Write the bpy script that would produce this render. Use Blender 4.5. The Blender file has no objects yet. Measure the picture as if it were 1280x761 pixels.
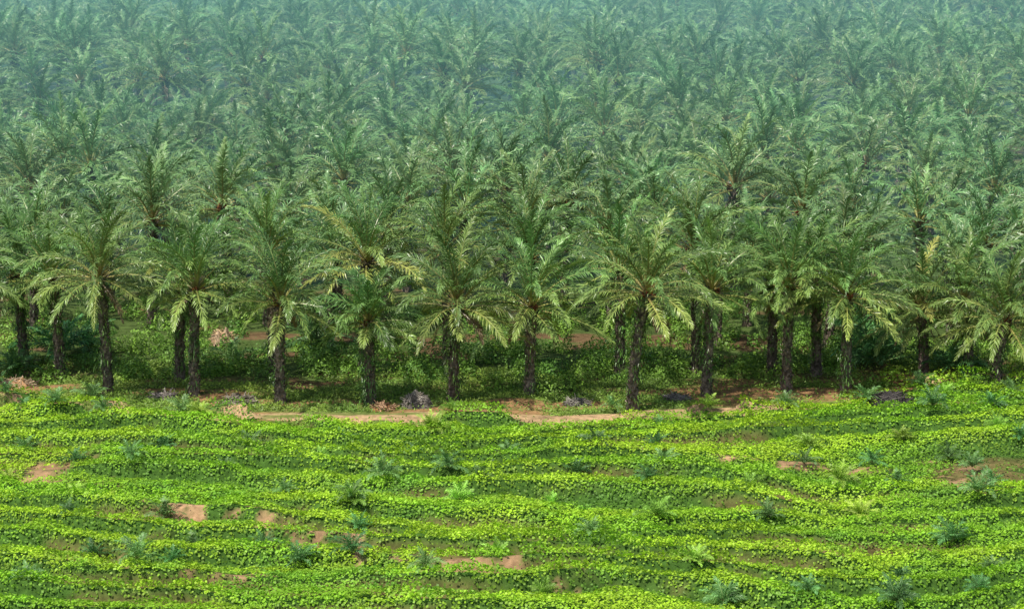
import bpy, math, numpy as np
from mathutils import Vector
R = np.random.default_rng(7)
scene = bpy.context.scene
H=33.0; F=3000.0; TH=math.atan(540/3000.0)

# ---------------------------------------------------------------- helpers
def ground(px,py,z=0.0):
    u=(px-640)/F; v=(380.5-py)/F
    dy=math.cos(TH)+v*math.sin(TH); dz=-math.sin(TH)+v*math.cos(TH)
    t=(H-z)/-dz
    return u*t, dy*t
_tab=np.random.default_rng(3).random((256,256))
def vn(x,y):
    x=np.asarray(x,float); y=np.asarray(y,float)
    xi=np.floor(x).astype(int); yi=np.floor(y).astype(int)
    fx=x-xi; fy=y-yi; fx=fx*fx*(3-2*fx); fy=fy*fy*(3-2*fy)
    a=_tab[xi&255,yi&255]; b=_tab[(xi+1)&255,yi&255]; c=_tab[xi&255,(yi+1)&255]; d=_tab[(xi+1)&255,(yi+1)&255]
    return (a*(1-fx)+b*fx)*(1-fy)+(c*(1-fx)+d*fx)*fy
def fbm(x,y,o=3):
    s=0;a=.5;t=0
    for i in range(o):
        s=s+a*vn(x+17.3*i,y+9.1*i); t+=a; a*=.5; x=x*2.03; y=y*2.03
    return s/t
def sstep(a,b,x):
    t=np.clip((x-a)/(b-a),0,1); return t*t*(3-2*t)

def poly(pts):
    g=[ground(*p) for p in pts]; return np.array([p[0] for p in g]),np.array([p[1] for p in g])
# edge of the cover crop field
bx,by=poly([(0,507),(120,508),(250,514),(350,525),(480,526),(620,523),(680,536),(735,536),(790,521),(900,513),(1010,507),(1080,500),(1150,490),(1280,484)])
def crop_edge(x): return np.interp(x,bx,by)+ (vn(np.asarray(x)*.6,3.3)-.5)*2.2
rx,ry=poly([(-60,508),(120,514),(240,519),(330,520),(450,521),(600,519),(700,526),(800,518),(900,513),(1000,508),(1080,502),(1180,484),(1330,470)])
def road_y(x): return np.interp(x,rx,ry)

def seg_d(x,y,pts):
    g=[ground(*p) for p in pts]; d=np.full(np.shape(x),1e9)
    for (ax,ay),(cx,cy) in zip(g[:-1],g[1:]):
        vx,vy=cx-ax,cy-ay; t=np.clip(((x-ax)*vx+(y-ay)*vy)/(vx*vx+vy*vy),0,1)
        d=np.minimum(d,np.hypot(x-ax-t*vx,y-ay-t*vy))
    return d
paths=[([(-40,585),(30,592),(120,612),(230,648),(330,670),(395,688),(460,712),(570,722),(730,742)],.6),
       ([(60,716),(150,708),(230,722),(330,726)],.4),
       ([(1070,583),(1110,586)],.5),([(1165,586),(1200,600),(1240,622)],.8),
       ([(60,580),(80,582)],.8),([(890,572),(930,574)],.35),([(1000,580),(1020,588)],.6),([(540,712),(600,715)],.45),([(310,655),(350,652)],.5),([(440,712),(490,715)],.6),
       ([(20,592),(60,598)],.6),([(215,648),(260,655)],.7),([(345,682),(400,690)],.7)]
def bare(x,y):
    m=np.zeros(np.shape(x))
    wx=x+(fbm(x*.9,y*.9,4)-.5)*4.5; wy=y+(fbm(x*.9+40,y*.9,4)-.5)*5.5
    n=fbm(x*.35+5,y*.5)+(fbm(x*1.6,y*1.6+7)-.5)*.45
    for p,w in paths:
        d=seg_d(wx,wy,p)
        ww=w*(.05+1.9*sstep(.4,.66,n))
        m=np.maximum(m,1-sstep(ww*.3,ww*1.5+.1,d))
    return m
def in_field(x,y): return sstep(-.3,.3,crop_edge(x)-y)
def tfrac(x,y):
    p=(y+x*.04+(fbm(x*.04+9,y*.05,2)-.5)*15+(vn(x*.3,y*.25)-.5)*1.3)/3.6
    return p-np.floor(p)
def rstr(x,y): return .35+.65*sstep(.15,.6,vn(x*.1+7,y*.28))
def step_h(t): return sstep(0,.2,t)*(1-.95*sstep(.22,1.0,t)**.9)

def terrain(x,y):
    x=np.asarray(x,float); y=np.asarray(y,float)
    f=in_field(x,y)
    z=(fbm(x*.05,y*.05)-.5)*1.6*f
    z=z+f*(1.0*step_h(tfrac(x,y))*rstr(x,y))
    z=z+(fbm(x*.35,y*.35)-.5)*.25*sstep(2.5,5,np.abs(y-road_y(x)))
    far=sstep(175,260,y)
    z=z+far*(fbm(x*.013+3,y*.013+8)-.5)*10
    z=z+np.clip(y-178,0,520)*.018*sstep(178,210,y)
    return z
def canopy(x,y):  # leafy surface of cover crop
    lump=fbm(x*.9+30,y*1.2,4)
    return terrain(x,y)+.12+1.0*(lump-.3)*(.4+.9*vn(x*.25,y*.3+50))

# ---------------------------------------------------------------- mesh builder
class B:
    def __init__(s): s.v=[];s.c=[];s.l=[];s.t=[];s.m=[];s.n=0
    def add(s,v,f,c,mi=0):
        v=np.asarray(v,np.float32).reshape(-1,3); f=np.asarray(f,np.int32)
        c=np.asarray(c,np.float32)
        if c.ndim==1: c=np.tile(c,(len(v),1))
        s.v.append(v); s.c.append(c); s.l.append((f+s.n).ravel()); s.t.append(np.full(len(f),f.shape[1],np.int32))
        s.m.append(np.full(len(f),mi,np.int32)); s.n+=len(v)
    def mesh(s,name,mats,smooth=False):
        me=bpy.data.meshes.new(name); v=np.concatenate(s.v); l=np.concatenate(s.l); t=np.concatenate(s.t); m=np.concatenate(s.m)
        c=np.concatenate(s.c)
        me.vertices.add(len(v)); me.vertices.foreach_set('co',v.ravel())
        me.loops.add(len(l)); me.loops.foreach_set('vertex_index',l)
        me.polygons.add(len(t)); st=np.zeros(len(t),np.int32); st[1:]=np.cumsum(t)[:-1]
        me.polygons.foreach_set('loop_start',st); me.polygons.foreach_set('loop_total',t)
        me.polygons.foreach_set('material_index',m)
        me.polygons.foreach_set('use_smooth',np.full(len(t),smooth))
        a=me.color_attributes.new('Col','FLOAT_COLOR','POINT')
        a.data.foreach_set('color',np.concatenate([c,np.ones((len(c),1),np.float32)],1).ravel())
        for k in mats: me.materials.append(k)
        me.update(calc_edges=True); return me
def obj(name,me,loc=(0,0,0)):
    o=bpy.data.objects.new(name,me); o.location=loc; scene.collection.objects.link(o); return o
def norm(a): return a/np.maximum(np.linalg.norm(a,axis=-1,keepdims=True),1e-9)

# ---------------------------------------------------------------- materials
def leaf_mat(name,trans=.3,rough=.45,spec=.5,rnd=.25,hue=.02,nscale=1.5,namp=.25):
    m=bpy.data.materials.new(name); m.use_nodes=True; n=m.node_tree.nodes; k=m.node_tree.links; n.clear()
    out=n.new('ShaderNodeOutputMaterial'); p=n.new('ShaderNodeBsdfPrincipled'); p.inputs['Roughness'].default_value=rough
    p.inputs['Specular IOR Level'].default_value=spec
    at=n.new('ShaderNodeVertexColor'); at.layer_name='Col'
    oi=n.new('ShaderNodeObjectInfo'); geo=n.new('ShaderNodeNewGeometry')
    tx=n.new('ShaderNodeTexNoise'); tx.inputs['Scale'].default_value=nscale; tx.inputs['Detail'].default_value=1
    k.new(geo.outputs['Position'],tx.inputs['Vector'])
    hs=n.new('ShaderNodeHueSaturation')
    mr=n.new('ShaderNodeMapRange'); mr.inputs['To Min'].default_value=1-rnd; mr.inputs['To Max'].default_value=1+rnd
    k.new(oi.outputs['Random'],mr.inputs['Value'])
    m2=n.new('ShaderNodeMapRange'); m2.inputs['From Min'].default_value=.3; m2.inputs['From Max'].default_value=.7
    m2.inputs['To Min'].default_value=1-namp; m2.inputs['To Max'].default_value=1+namp
    k.new(tx.outputs['Fac'],m2.inputs['Value'])
    mu=n.new('ShaderNodeMath'); mu.operation='MULTIPLY'; k.new(mr.outputs[0],mu.inputs[0]); k.new(m2.outputs[0],mu.inputs[1])
    mh=n.new('ShaderNodeMapRange'); mh.inputs['To Min'].default_value=.5-hue; mh.inputs['To Max'].default_value=.5+hue
    w=n.new('ShaderNodeMath'); w.operation='MULTIPLY'; w.inputs[1].default_value=7.31; fr=n.new('ShaderNodeMath'); fr.operation='FRACT'
    k.new(oi.outputs['Random'],w.inputs[0]); k.new(w.outputs[0],fr.inputs[0]); k.new(fr.outputs[0],mh.inputs['Value'])
    k.new(mh.outputs[0],hs.inputs['Hue']); k.new(mu.outputs[0],hs.inputs['Value']); k.new(at.outputs['Color'],hs.inputs['Color'])
    k.new(hs.outputs[0],p.inputs['Base Color'])
    if trans>0:
        tr=n.new('ShaderNodeBsdfTranslucent'); k.new(hs.outputs[0],tr.inputs['Color'])
        mx=n.new('ShaderNodeMixShader'); mx.inputs[0].default_value=trans
        k.new(p.outputs[0],mx.inputs[1]); k.new(tr.outputs[0],mx.inputs[2]); k.new(mx.outputs[0],out.inputs[0])
    else: k.new(p.outputs[0],out.inputs[0])
    return m
M_frond=leaf_mat('palm_frond',.2,.38,.5,.2,.015)
M_bark=leaf_mat('palm_bark',0,.9,.2,.2,.01,6,.4)
M_crop=leaf_mat('cover_crop_leaf',.35,.5,.3,0,0,.5,.15)
M_shrub=leaf_mat('shrub_leaf',.25,.5,.35,0,0,.6,.25)
M_young=leaf_mat('young_palm_leaf',.22,.42,.4,.3,.025)

def ground_mat(name):
    m=bpy.data.materials.new(name); m.use_nodes=True; n=m.node_tree.nodes; k=m.node_tree.links
    p=n['Principled BSDF']; p.inputs['Roughness'].default_value=.95; p.inputs['Specular IOR Level'].default_value=.1
    at=n.new('ShaderNodeVertexColor'); at.layer_name='Col'; g=n.new('ShaderNodeNewGeometry')
    t=n.new('ShaderNodeTexNoise'); t.inputs['Scale'].default_value=1.7; t.inputs['Detail'].default_value=6; t.inputs['Roughness'].default_value=.7
    k.new(g.outputs['Position'],t.inputs['Vector'])
    r=n.new('ShaderNodeMapRange'); r.inputs['From Min'].default_value=.3; r.inputs['From Max'].default_value=.7; r.inputs['To Min'].default_value=.45; r.inputs['To Max'].default_value=1.4
    k.new(t.outputs['Fac'],r.inputs['Value'])
    hs=n.new('ShaderNodeHueSaturation'); k.new(r.outputs[0],hs.inputs['Value']); k.new(at.outputs['Color'],hs.inputs['Color']); k.new(hs.outputs[0],p.inputs['Base Color'])
    bp=n.new('ShaderNodeBump'); bp.inputs['Strength'].default_value=.7; bp.inputs['Distance'].default_value=.15; k.new(t.outputs['Fac'],bp.inputs['Height']); k.new(bp.outputs[0],p.inputs['Normal'])
    return m
M_ground=ground_mat('soil_and_grass'); M_road=ground_mat('dirt_track')

# ---------------------------------------------------------------- terrain sheet
def axis(a,b,step,lo,hi):
    f=np.arange(a,b,step); l=[a];s=step
    while l[-1]>lo: s*=1.25; l.append(l[-1]-s)
    h=[b];s=step
    while h[-1]<hi: s*=1.12; s=min(s,400) ; h.append(h[-1]+s)
    return np.concatenate([np.array(l[1:])[::-1],f,np.array(h)])
xs=axis(-48,48,.3,-4000,4000); ys=axis(92,172,.25,-1500,6000)
X,Y=np.meshgrid(xs,ys); Z=terrain(X,Y)
nx,ny=len(xs),len(ys); idx=np.arange(nx*ny).reshape(ny,nx)
fc=np.stack([idx[:-1,:-1],idx[:-1,1:],idx[1:,1:],idx[1:,:-1]],-1).reshape(-1,4)
fld=in_field(X,Y)[...,None]; br=bare(X,Y)[...,None]*(Y<172)[...,None]
n1=fbm(X*.3,Y*.5)[...,None]
dirt=np.array([.37,.23,.125])*(.6+.8*n1); under=np.array([.055,.12,.02])
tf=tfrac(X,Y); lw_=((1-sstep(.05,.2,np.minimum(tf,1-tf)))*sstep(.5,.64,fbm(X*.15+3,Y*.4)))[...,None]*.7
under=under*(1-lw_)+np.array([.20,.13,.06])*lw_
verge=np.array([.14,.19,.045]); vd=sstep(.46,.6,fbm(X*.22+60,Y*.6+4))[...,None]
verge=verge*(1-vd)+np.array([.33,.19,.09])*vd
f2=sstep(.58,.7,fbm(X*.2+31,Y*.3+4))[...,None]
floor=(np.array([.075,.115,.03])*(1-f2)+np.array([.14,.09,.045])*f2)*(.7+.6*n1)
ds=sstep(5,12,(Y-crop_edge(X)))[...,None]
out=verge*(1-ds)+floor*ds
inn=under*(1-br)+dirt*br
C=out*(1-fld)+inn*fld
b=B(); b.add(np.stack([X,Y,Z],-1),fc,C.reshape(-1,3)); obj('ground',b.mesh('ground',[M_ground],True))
# dirt road
rxs=np.arange(-70,75,.4); tt=np.linspace(-1,1,11); RX,T=np.meshgrid(rxs,tt)
hw=1.0+.9*np.exp(-((RX-3)/3.0)**2)+(vn(RX*.5,1.2)-.5)*.9
RY=road_y(RX)+T*hw; RZ=terrain(RX,RY)+.05-.05*np.abs(T)**3+ .02*np.sin(T*6)
b=B(); ii=np.arange(RX.size).reshape(RX.shape)
rc=np.array([.46,.31,.17])*(.7+.55*fbm(RX*.5,RY*1.5))[...,None]
gm=(sstep(.47,.6,fbm(RX*.35+2,RY*1.2))*sstep(4,9,np.abs(RX-2)))[...,None]
rc=rc*(1-gm)+np.array([.16,.2,.05])*gm
b.add(np.stack([RX,RY,RZ],-1),np.stack([ii[:-1,:-1],ii[:-1,1:],ii[1:,1:],ii[1:,:-1]],-1).reshape(-1,4),rc.reshape(-1,3)); obj('dirt_road',b.mesh('dirt_road',[M_road],True))

# ---------------------------------------------------------------- leaves
def leaves(b,P,N,size,col,aspect=.75,mi=0,fold=.0):
    n=len(P); r=R.normal(size=(n,3)); A=norm(np.cross(N,r)); Bv=np.cross(N,A)
    s=size[:,None]
    v=np.stack([P-A*s*.5, P+Bv*s*.5*aspect+N*s*fold, P+A*s*.5, P-Bv*s*.5*aspect+N*s*fold],1)
    f=np.arange(n*4).reshape(n,4); b.add(v,f,np.repeat(col,4,axis=0),mi)
def crop():
    n=600000
    y=R.uniform(94,156,n); hw=np.interp(y,[94,156],[30,44]); x=R.uniform(-1,1,n)*hw
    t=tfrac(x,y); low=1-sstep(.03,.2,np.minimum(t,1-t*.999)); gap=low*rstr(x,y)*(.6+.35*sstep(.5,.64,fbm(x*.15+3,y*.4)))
    k=(R.random(n)<in_field(x,y))&(R.random(n)>bare(x,y)*1.02)&(R.random(n)>gap)
    x=x[k];y=y[k];t=t[k];low=low[k];n=len(x)
    e=.25
    z=canopy(x,y); gx=(canopy(x+e,y)-z)/e; gy=(canopy(x,y+e)-z)/e
    N=norm(np.stack([-gx,-gy,np.ones(n)],1)); N=norm(N+R.normal(size=(n,3))*.34)
    P=np.stack([x,y,z+R.uniform(-.16,.08,n)],1)
    s=R.uniform(.09,.195,n)
    q=fbm(x*.18,y*.3+77)[:,None]; q2=fbm(x*1.1+11,y*1.5)[:,None]; q=sstep(.35,.65,q)
    c1=np.array([.44,.67,.04]); c2=np.array([.30,.57,.035])
    c=c1*(1-q)+c2*q; dk=sstep(.62,.75,fbm(x*.5+90,y*.8+12))[:,None]*.45
    c=c*(1-dk)+np.array([.12,.34,.055])*dk
    lo=(low*rstr(x,y))[:,None]*.75; c=c*(1-lo)+np.array([.07,.18,.03])*lo  # shade under each terrace face painted into the leaf colour
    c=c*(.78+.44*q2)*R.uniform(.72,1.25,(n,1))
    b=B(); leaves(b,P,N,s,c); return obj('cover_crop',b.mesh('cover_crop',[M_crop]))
crop()
# verge grass
def verge_grass():
    n=110000
    x=R.uniform(-44,44,n); y=crop_edge(x)+R.uniform(-1,15,n)
    d=fbm(x*.22+60,y*.6+4); k=(R.random(n)<(1-sstep(.44,.58,d)*.9))&(np.abs(y-road_y(x))>.9+R.random(n)*.6)
    x=x[k];y=y[k];n=len(x)
    N=norm(R.normal(size=(n,3))*.6+np.array([0,-.5,.6])); h=R.random(n)**2*.3*(.4+1.2*vn(x*.5,y*.5))
    P=np.stack([x,y,terrain(x,y)+.04+h],1)
    q=vn(x*.4,y*.4+7)[:,None]
    c=(np.array([.27,.38,.055])*(1-q)+np.array([.14,.26,.04])*q)*R.uniform(.7,1.3,(n,1))
    b=B(); leaves(b,P,N,R.uniform(.12,.28,n),c,.4); obj('verge_grass',b.mesh('verge_grass',[M_shrub]))
verge_grass()
# undergrowth
def shrubs():
    b=B()
    cl=[]
    for i in range(380):
        x=R.uniform(-46,46); y=155.5+R.random()**1.3*28+ (0 if x<12 else 2)
        cl.append((x,y,R.uniform(.5,1.5),R.uniform(.4,1.4)))
    for px,py,r,h in [(180,438,1.6,1.6),(150,442,1.3,1.2),(530,475,1.6,1.4),(620,485,1.6,1.2),(560,450,2,1.8),(520,470,1.5,1.3),(610,440,2,2.2),(700,490,1.6,1.3),(735,470,1.6,1.4),(1090,485,1,.9),(1120,480,1.3,1.1),(1060,500,.8,.6),
                      (330,470,1.2,.9),(400,460,1.4,1.4),(430,450,1.6,1.6),(840,470,1.2,1.2),(930,470,1.4,.9),(60,475,1.3,1),(1180,488,1.2,.8),(1210,490,1,.9)]:
        x,y=ground(px,py); cl.append((x,y,r,h))
    for x,y,r,h in cl:
        n=int(200*r*(h+.5)); d=norm(R.normal(size=(n,3))); d[:,2]=np.abs(d[:,2])
        rr=R.uniform(.75,1.05,n)*(1+.3*np.sin(d[:,0]*5+x)*np.cos(d[:,1]*6))
        P=np.stack([x+d[:,0]*r*rr,y+d[:,1]*r*rr,terrain(x,y)+d[:,2]*h*rr],1)
        N=norm(d+R.normal(size=(n,3))*.5+np.array([0,0,.3]))
        base=np.array([.11,.25,.04])*(1-(q:=R.random()))+np.array([.23,.40,.05])*q
        if x>24 and y<158: base=np.array([.34,.54,.04])
        leaves(b,P,N,R.uniform(.12,.26,n),base*R.uniform(.65,1.3,(n,1)),.6)
    obj('undergrowth_shrubs',b.mesh('undergrowth_shrubs',[M_shrub]))
shrubs()

# ---------------------------------------------------------------- palms
def frond(b,rng,base,az,e0,droop,L,nl,lw,lmax,cg,cr,rw=.05,dens=1.,mi=0):
    K=9; s=np.linspace(0,1,K); e=e0-droop*s**1.4; a=az+rng.normal()*.25*s**2
    T=np.stack([np.cos(e)*np.cos(a),np.cos(e)*np.sin(a),np.sin(e)],1)
    P=np.zeros((K,3)); P[1:]=np.cumsum((T[:-1]+T[1:])/2*L/(K-1),0); P+=base
    S=np.stack([np.sin(a),-np.cos(a),0*a],1); roll=rng.normal()*.4
    N=np.cross(S,T)
    S,N=S*math.cos(roll)+N*math.sin(roll),N*math.cos(roll)-S*math.sin(roll)
    w=(rw*(1-s)**.8+.008)[:,None]
    ring=np.stack([P+S*w,P+N*w*.7,P-S*w],1)
    ix=np.arange(K*3).reshape(K,3); f=[]
    for j in range(3):
        jn=(j+1)%3; f.append(np.stack([ix[:-1,j],ix[:-1,jn],ix[1:,jn],ix[1:,j]],1))
    cc=cr[None]*(1-s[:,None])+ (cg*1.3)[None]*s[:,None]
    b.add(ring,np.concatenate(f),np.repeat(cc,3,0),mi)
    for sg in (-1,1):
        t=np.linspace(.16,1,nl)+rng.normal(size=nl)*.006; t=np.clip(t,0,1)
        keep=rng.random(nl)<dens; t=t[keep]; n=len(t)
        if n==0: continue
        g=lambda A: np.stack([np.interp(t,s,A[:,i]) for i in range(3)],1)
        p=g(P);tt=norm(g(T));ss=norm(g(S));nn=norm(g(N))
        phi=np.radians(60-36*t)+rng.normal(size=n)*.1; psi=rng.uniform(-.3,.8,n)
        d=np.cos(phi)[:,None]*tt+np.sin(phi)[:,None]*(sg*ss*np.cos(psi)[:,None]+nn*np.sin(psi)[:,None])
        l=(lmax*np.clip(np.sin(np.pi*(t*.8+.12))**.8,.15,1)*rng.uniform(.85,1.1,n))[:,None]
        W=norm(np.cross(d,nn)+rng.normal(size=(n,3))*.3)*lw/2
        m=p+d*l*.5; d2=norm(d+np.array([0,0,-.6])*rng.uniform(.4,1.5,(n,1))); tip=m+d2*l*.5
        v=np.stack([p-W*.6,p+W*.6,m+W,m-W,tip],1)
        k0=np.arange(n)[:,None]*5
        cl=np.repeat((cg[None]*rng.uniform(.75,1.25,(n,1))),5,0).reshape(n,5,3)
        cl[:,4]*=1.35; col=cl.reshape(-1,3)
        nv=b.n; b.add(v,k0+np.array([[0,1,2,3]]),col,mi)
        b.l.append((k0+np.array([[3,2,4]])+nv).astype(np.int32).ravel()); b.t.append(np.full(n,3,np.int32)); b.m.append(np.full(n,mi,np.int32))
GRN=np.array([.11,.22,.055]); YEL=np.array([.31,.37,.085])
def palm(name,seed,h,nf=36,L=5.0,nl=46,lw=.065,warm=.3,fern=.5,dead=3,r=.30,lean=.3,stubs=True,up=86,lo=-10,yellow=0,green=GRN,lmax=.84):
    rng=np.random.default_rng(seed); b=B()
    lx,ly=rng.normal(size=2)*lean
    K=26; seg=12; zz=np.linspace(-.3,h,K); an=np.linspace(0,2*np.pi,seg,endpoint=False)
    rr=r*(1+.35*np.exp(-zz/.6))+.10*sstep(h-1.2,h,zz)
    ctr=lambda z: np.stack([lx*(z/h)**2,ly*(z/h)**2,z],-1)
    cz=ctr(zz)
    jit=1+rng.normal(size=(K,seg))*.12
    V=cz[:,None,:]+np.stack([np.cos(an)[None]*(rr[:,None]*jit),np.sin(an)[None]*(rr[:,None]*jit),np.zeros((K,seg))],-1)
    ix=np.arange(K*seg).reshape(K,seg); nx_=np.roll(ix,-1,1)
    f=np.stack([ix[:-1],nx_[:-1],nx_[1:],ix[1:]],-1).reshape(-1,4)
    tc=np.array([.14,.11,.085])*rng.uniform(.5,1.6,(K*seg,1)); b.add(V,f,tc,1)
    if stubs:
        ns=int(h*26); k=np.arange(ns); z=k/ns*h; a=k*2.39996
        for zi,ai in zip(z,a):
            c=ctr(np.array(zi)); rad=np.array([math.cos(ai),math.sin(ai),0]); tg=np.array([-rad[1],rad[0],0])
            ri=np.interp(zi,zz,rr); base=c+rad*ri*.8; ln=rng.uniform(.12,.3)*(1 if zi<h*.75 else 1.9)
            tip=base+rad*ln*.75+np.array([0,0,ln]); wd=.09
            v=[base-tg*wd,base+tg*wd,base+np.array([0,0,.16]),tip-tg*wd*.6,tip+tg*wd*.6]
            col=np.array([.20,.165,.13])*rng.uniform(.3,1.6)
            b.add(v,[[0,1,4,3]],col,1); b.add(v,[[0,3,2],[1,2,4],[3,4,2]],col,1)
    # epiphytic ferns
    nfn=int(fern*h*15)
    if nfn:
        zi=rng.random(nfn)**.75*h*1.0; a=rng.random(nfn)*6.283; c=ctr(zi); rad=np.stack([np.cos(a),np.sin(a),0*a],1)
        m=9; P=np.repeat(c+rad*r*1.1,m,0)+rng.normal(size=(nfn*m,3))*.16; D=norm(np.repeat(rad,m,0)+rng.normal(size=(nfn*m,3))*.5+np.array([0,0,.15]))
        tg=norm(np.cross(D,np.array([0,0,1.])))*.03; ln=rng.uniform(.15,.5,(nfn*m,1)); m1=P+D*ln*.5; tp=m1+norm(D+np.array([0,0,-1.6]))*ln*.7
        v=np.stack([P-tg,P+tg,m1+tg,m1-tg,tp+tg*.3,tp-tg*.3],1); k0=np.arange(len(P))[:,None]*6
        col=np.repeat(np.array([.12,.24,.04])*rng.uniform(.4,1.5,(len(P),1)),6,0)
        b.add(v,np.concatenate([k0+np.array([[0,1,2,3]]),k0+np.array([[3,2,4,5]])]),col,0)
    top=ctr(np.array(h))
    for i in range(nf):
        q=i/(nf-1); az=i*2.39996+rng.normal()*.15
        e0=math.radians(up+(lo-up)*q**.95+rng.normal()*6)
        droop=math.radians(26+50*math.sin(math.pi*min(1,q*.9+.1))**.9+rng.normal()*9)
        LL=L*(.80+.28*math.sin(math.pi*(q*.7+.2)))*rng.uniform(.92,1.08)
        k=max(0,min(1,warm*(.1+1.5*q*q)+rng.normal()*.12)); cg=green*(1-k)+YEL*k
        if yellow and rng.random()<yellow*q: cg=np.array([.36,.39,.09])
        cg=cg*rng.uniform(.75,1.3)
        cr=np.array([.40,.34,.11])*(.7+.5*q)
        rad=np.array([math.cos(az),math.sin(az),0])
        frond(b,rng,top+rad*(.05+.28*q)+np.array([0,0,.35*(1-q)-.25*q]),az,e0,droop,LL,nl,lw,lmax,cg,cr,rw=.065)
    for i in range(dead):
        az=rng.random()*6.283; rad=np.array([math.cos(az),math.sin(az),0])
        frond(b,rng,top+rad*.3-np.array([0,0,.35]),az,math.radians(rng.uniform(-50,-15)),math.radians(rng.uniform(35,50)),L*rng.uniform(.35,.6),nl,lw,.5,np.array([.22,.16,.08])*rng.uniform(.7,1.2),np.array([.32,.23,.12]),rw=.05,dens=.7)
    for i in range(4):
        az=rng.random()*6.283; c=top+np.array([math.cos(az)*.38,math.sin(az)*.38,.0])
        n=60; d=norm(rng.normal(size=(n,3))); P=c+d*np.array([.2,.2,.26]); s=rng.uniform(.08,.13,n)
        leaves(b,P,d,s,np.array([[.2,.07,.025]])*rng.uniform(.3,1.3,(n,1)),1,1)
    return b.mesh(name,[M_frond,M_bark])

front=[(30,458,345,.25,.9),(135,492,346,.5,.6),(243,494,366,.45,.5),(225,476,358,.2,.8),(350,503,380,.5,.3),(462,506,405,.3,1.2),(567,502,382,.45,.9),(662,492,382,.4,.5),
       (790,512,368,.4,.8),(883,494,366,.35,.8),(983,488,358,.35,.4),(1057,492,370,.6,.9),(1155,470,392,.4,.5),(1245,486,402,.5,.5),
       (342,466,318,.2,.5),(455,468,326,.9,.5),(560,462,314,.2,.5),(662,462,326,.2,.6),(775,470,334,.2,.8),(870,466,318,.2,.8),(1020,470,345,.2,.7),(965,466,340,.2,.7),(1210,470,380,.2,.8),(75,468,352,.2,.8),(-60,480,360,.3,.5),(1340,480,380,.3,.5)]
fp=[]
for i,(px,pb,pt,wm,fr) in enumerate(front):
    x,y=ground(px,pb); d=math.hypot(y,H); h=(pb-pt)*d/F/math.cos(math.radians(12))
    fp.append((x,y))
    L=5.2 if px not in (462,) else 3.5
    me=palm('oil_palm_tree',100+i,h,nf=int(34+R.integers(0,8)),L=L*R.uniform(.94,1.06),warm=wm,fern=fr,dead=int(R.integers(1,4)),yellow=.5 if wm>.8 else .02)
    obj('oil_palm_tree',me,(x,y,float(terrain(x,y))))

# forest: instanced collection
vc=bpy.data.collections.new('oil_palm_variants')
for i in range(8):
    me=palm('oil_palm_variant',500+i,6.6+.3*(i%3),nf=31+i%4,L=5.2,nl=30,lw=.095,warm=[.05,.15,.25,.1,.2,.0,.3,.15][i],fern=.3,dead=i%3,lo=-6,green=np.array([.145,.275,.10]))
    o=bpy.data.objects.new('oil_palm_variant_%d'%i,me); vc.objects.link(o)
pts=[];rot=[];scl=[];ids=[]
sp=8.8; row=0; y=159.0
while y<560:
    hw=.24*y+18; off=(row%2)*sp/2; x=-hw-((-hw)%sp)+off
    while x<hw:
        jx,jy=R.normal(size=2)*.75; X_,Y_=x+jx,y+jy; x+=sp
        if R.random()<.035: continue
        pxl=640+F*X_/math.hypot(Y_,H)
        if Y_<(171 if pxl<300 else 167 if pxl<780 else 162): continue
        if min(math.hypot(X_-a,Y_-c) for a,c in fp)<4.8: continue
        pts.append((X_,Y_,float(terrain(X_,Y_))-.1)); rot.append((R.normal()*.05,R.normal()*.05,R.random()*6.283)); s=R.uniform(.82,1.12); scl.append((s,s,s*R.uniform(.9,1.12))); ids.append(int(R.integers(0,8)))
    y+=sp*.866; row+=1
me=bpy.data.meshes.new('oil_palm_forest'); me.from_pydata(pts,[],[])
for nm,ty,da in (('rot','FLOAT_VECTOR',rot),('scl','FLOAT_VECTOR',scl)):
    a=me.attributes.new(nm,ty,'POINT'); a.data.foreach_set('vector',np.array(da,np.float32).ravel())
a=me.attributes.new('idx','INT','POINT'); a.data.foreach_set('value',np.array(ids,np.int32))
fo=obj('oil_palm_forest',me)
ng=bpy.data.node_groups.new('scatter_palms','GeometryNodeTree')
ng.interface.new_socket('Geometry',in_out='INPUT',socket_type='NodeSocketGeometry'); ng.interface.new_socket('Geometry',in_out='OUTPUT',socket_type='NodeSocketGeometry')
n=ng.nodes;k=ng.links; gi=n.new('NodeGroupInput'); go=n.new('NodeGroupOutput'); ip=n.new('GeometryNodeInstanceOnPoints'); ci=n.new('GeometryNodeCollectionInfo')
ci.inputs['Collection'].default_value=vc; ci.inputs['Separate Children'].default_value=True; ci.inputs['Reset Children'].default_value=True
ip.inputs['Pick Instance'].default_value=True
def na(t,nm):
    q=n.new('GeometryNodeInputNamedAttribute'); q.data_type=t; q.inputs['Name'].default_value=nm; return q.outputs['Attribute']
k.new(gi.outputs[0],ip.inputs['Points']); k.new(ci.outputs[0],ip.inputs['Instance'])
k.new(na('FLOAT_VECTOR','rot'),ip.inputs['Rotation']); k.new(na('FLOAT_VECTOR','scl'),ip.inputs['Scale']); k.new(na('INT','idx'),ip.inputs['Instance Index'])
k.new(ip.outputs[0],go.inputs[0]); md=fo.modifiers.new('scatter','NODES'); md.node_group=ng
print('forest',len(pts))

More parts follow.
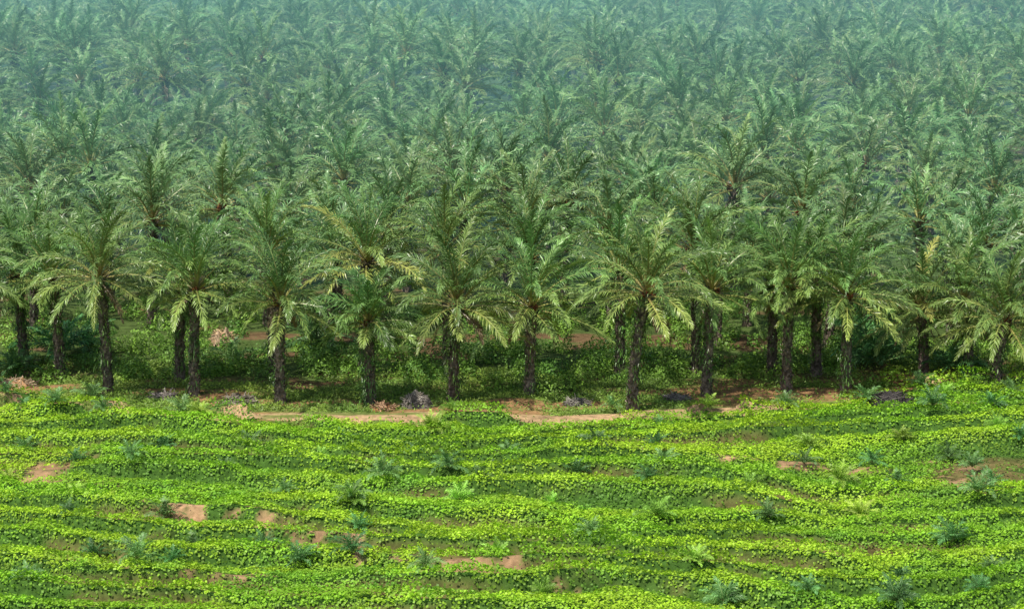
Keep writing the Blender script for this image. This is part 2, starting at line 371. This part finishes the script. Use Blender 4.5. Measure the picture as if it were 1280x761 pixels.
# ---------------------------------------------------------------- young palms
def young(seed,size,col):
    rng=np.random.default_rng(seed); b=B(); nf=int(rng.integers(12,18))
    for i in range(nf):
        q=i/(nf-1); az=i*2.39996+rng.normal()*.2
        frond(b,rng,np.array([0,0,.15]),az,math.radians(82-48*q+rng.normal()*5),math.radians(40+45*q),size*rng.uniform(.8,1.1),18,.045,.36*size/1.3,col*rng.uniform(.8,1.3),np.array([.24,.28,.10]),rw=.018)
    return b.mesh('young_oil_palm',[M_young])
yv=[young(900+i,1.4,np.array([.12,.26,.075])) for i in range(7)]+[young(950+i,1.35,np.array([.28,.45,.06])) for i in range(3)]
yp=[(70,520),(115,502),(130,528),(228,520),(250,530),(312,558),(427,549),(565,517),(765,517),(826,530),(820,556),(916,537),(885,514),(983,510),(540,546),(1083,508),(1240,518),(1265,500),(95,578),(10,598),(165,596),(205,563),(282,591),(402,586),(355,614),(96,624),(522,576),(635,570),(480,610),(440,643,1),(205,653),(87,659),(330,688),(450,672),(575,632,1),(690,632,1),(810,626),(829,590),(1010,560),(1005,585),(1128,558),(1165,530),(1090,577),(1215,590),(1240,612),(1185,576),(1245,553,1),(1120,611),(1222,641),(1075,646),(940,618,1),(720,599),(745,566),(622,705),(440,708),(216,714),(118,703),(35,743),(172,735),(532,735),(870,723),(738,698),(1125,720),(1240,711),(1190,681),(820,660,1),(905,757),(1010,760),(680,752,1),(1222,757),(1120,763),(240,695),(610,585),(30,511),(1050,616,1),(375,711),(250,527,1),(440,641),(8,508),(1180,500,1),(1150,493),(600,612),(960,655),(560,600),(1275,566),(30,560)]
for p in yp:
    x,y=ground(p[0],p[1]); y1=len(p)>2 or R.random()<.12
    o=obj('young_oil_palm',yv[int(R.integers(7,10)) if y1 else int(R.integers(0,7))],(x,y,float(canopy(x,y))-.15))
    s=R.uniform(.62,1.05); o.scale=(s,s,s*R.uniform(.8,1.0)); o.rotation_euler=(0,0,R.random()*6.28)
for px,py,s in [(75,448,2.6),(110,440,2),(20,470,1.6),(395,440,2.2),(1085,450,3.2),(1100,462,2.4),(290,455,1.5),(1190,470,2)]:
    x,y=ground(px,py); o=obj('low_oil_palm',yv[int(R.integers(0,7))],(x,y,float(terrain(x,y)))); o.scale=(s,s,s*.9); o.rotation_euler=(0,0,R.random()*6)

# ---------------------------------------------------------------- heaps
def heap(name,px,py,r,h,col,col2):
    x,y=ground(px,py); b=B(); n=26; a=np.linspace(0,2*np.pi,n,endpoint=False); q=np.linspace(0,1,9)
    A,Q=np.meshgrid(a,q); rr=r*(1-Q)*(1+.3*(vn(np.cos(A)*2+px,np.sin(A)*2+5)-.5))
    xx=np.cos(A)*rr; yy=np.sin(A)*rr*.7; zz=h*(1-(1-Q)**1.7)+(vn(xx*3+px,yy*3)-.5)*h*.6-.1
    ii=np.arange(A.size).reshape(A.shape); jj=np.roll(ii,-1,1)
    cc=np.array(col)*R.uniform(.7,1.3,(A.size,1)); b.add(np.stack([xx,yy,zz],-1),np.stack([ii[:-1],jj[:-1],jj[1:],ii[1:]],-1).reshape(-1,4),cc)
    m=200; d=norm(R.normal(size=(m,3))); d[:,2]=abs(d[:,2]); P=d*np.array([r*.8,r*.55,h*.9])
    D=norm(R.normal(size=(m,3))*np.array([1,1,.35])); L=R.uniform(.2,.8,(m,1)); W=norm(np.cross(D,d))*.025
    v=np.stack([P-D*L/2-W,P-D*L/2+W,P+D*L/2+W,P+D*L/2-W],1); b.add(v,np.arange(m*4).reshape(m,4),np.repeat(np.array(col2)*R.uniform(.5,1.4,(m,1)),4,0))
    obj(name,b.mesh(name,[M_road]),(x,y,float(terrain(x,y))))
heap('dead_frond_pile',520,508,1.1,1.0,(.17,.15,.13),(.30,.27,.23)); heap('dead_frond_pile',1112,508,1.9,.7,(.05,.045,.045),(.1,.09,.08))
heap('dead_frond_pile',298,505,1.5,.7,(.14,.12,.09),(.25,.22,.17)); heap('dead_frond_pile',722,505,1,.5,(.16,.15,.13),(.25,.23,.2)); heap('dead_frond_pile',205,497,1.1,.5,(.15,.13,.11),(.25,.22,.2)); heap('dead_frond_pile',845,500,1,.45,(.15,.13,.11),(.25,.22,.2))
heap('earth_mound',278,430,1.1,1.2,(.5,.36,.24),(.5,.35,.2)); heap('earth_mound',480,512,.9,.5,(.42,.2,.09),(.4,.25,.15)); heap('earth_mound',22,482,1.6,.6,(.42,.24,.12),(.4,.3,.2))

# ---------------------------------------------------------------- haze
bpy.ops.mesh.primitive_cube_add(size=1,location=(0,665,27)); hz=bpy.context.object; hz.name='haze'; hz.scale=(1400,970,80)
m=bpy.data.materials.new('glowing_haze'); m.use_nodes=True; n=m.node_tree.nodes; n.clear(); o_=n.new('ShaderNodeOutputMaterial')
va=n.new('ShaderNodeVolumeAbsorption'); va.inputs['Color'].default_value=(0,0,0,1); va.inputs['Density'].default_value=.0017
ve=n.new('ShaderNodeEmission'); ve.inputs['Color'].default_value=(.29,.66,.73,1); ve.inputs['Strength'].default_value=.0017  # even glow added to the air volume, imitating scattered light
ad=n.new('ShaderNodeAddShader'); m.node_tree.links.new(va.outputs[0],ad.inputs[0]); m.node_tree.links.new(ve.outputs[0],ad.inputs[1])
m.node_tree.links.new(ad.outputs[0],o_.inputs['Volume']); hz.data.materials.append(m)

# ---------------------------------------------------------------- light, camera
el,azd=62,225
w=bpy.data.worlds.new('World'); scene.world=w; w.use_nodes=True; n=w.node_tree.nodes; bg=n['Background']; sk=n.new('ShaderNodeTexSky'); sk.sky_type='NISHITA'; sk.sun_disc=False
sk.sun_elevation=math.radians(el); sk.sun_rotation=math.radians(azd); sk.dust_density=2; w.node_tree.links.new(sk.outputs[0],bg.inputs[0]); bg.inputs[1].default_value=.13
sl=bpy.data.lights.new('sun','SUN'); sl.energy=5; sl.angle=math.radians(.7); sl.color=(1,.95,.84); so=bpy.data.objects.new('sun',sl); scene.collection.objects.link(so)
a=math.radians(azd); sd=Vector((math.sin(a)*math.cos(math.radians(el)),math.cos(a)*math.cos(math.radians(el)),math.sin(math.radians(el))))
so.rotation_euler=sd.to_track_quat('Z','Y').to_euler(); so.location=(0,100,80)
cd=bpy.data.cameras.new('camera'); cd.lens=36*F/1280; cd.clip_end=9000; co=bpy.data.objects.new('camera',cd); co.location=(0,0,H); co.rotation_euler=(math.pi/2-TH,0,0); scene.collection.objects.link(co); scene.camera=co
scene.view_settings.view_transform='Standard'; scene.view_settings.look='None'; scene.view_settings.exposure=0
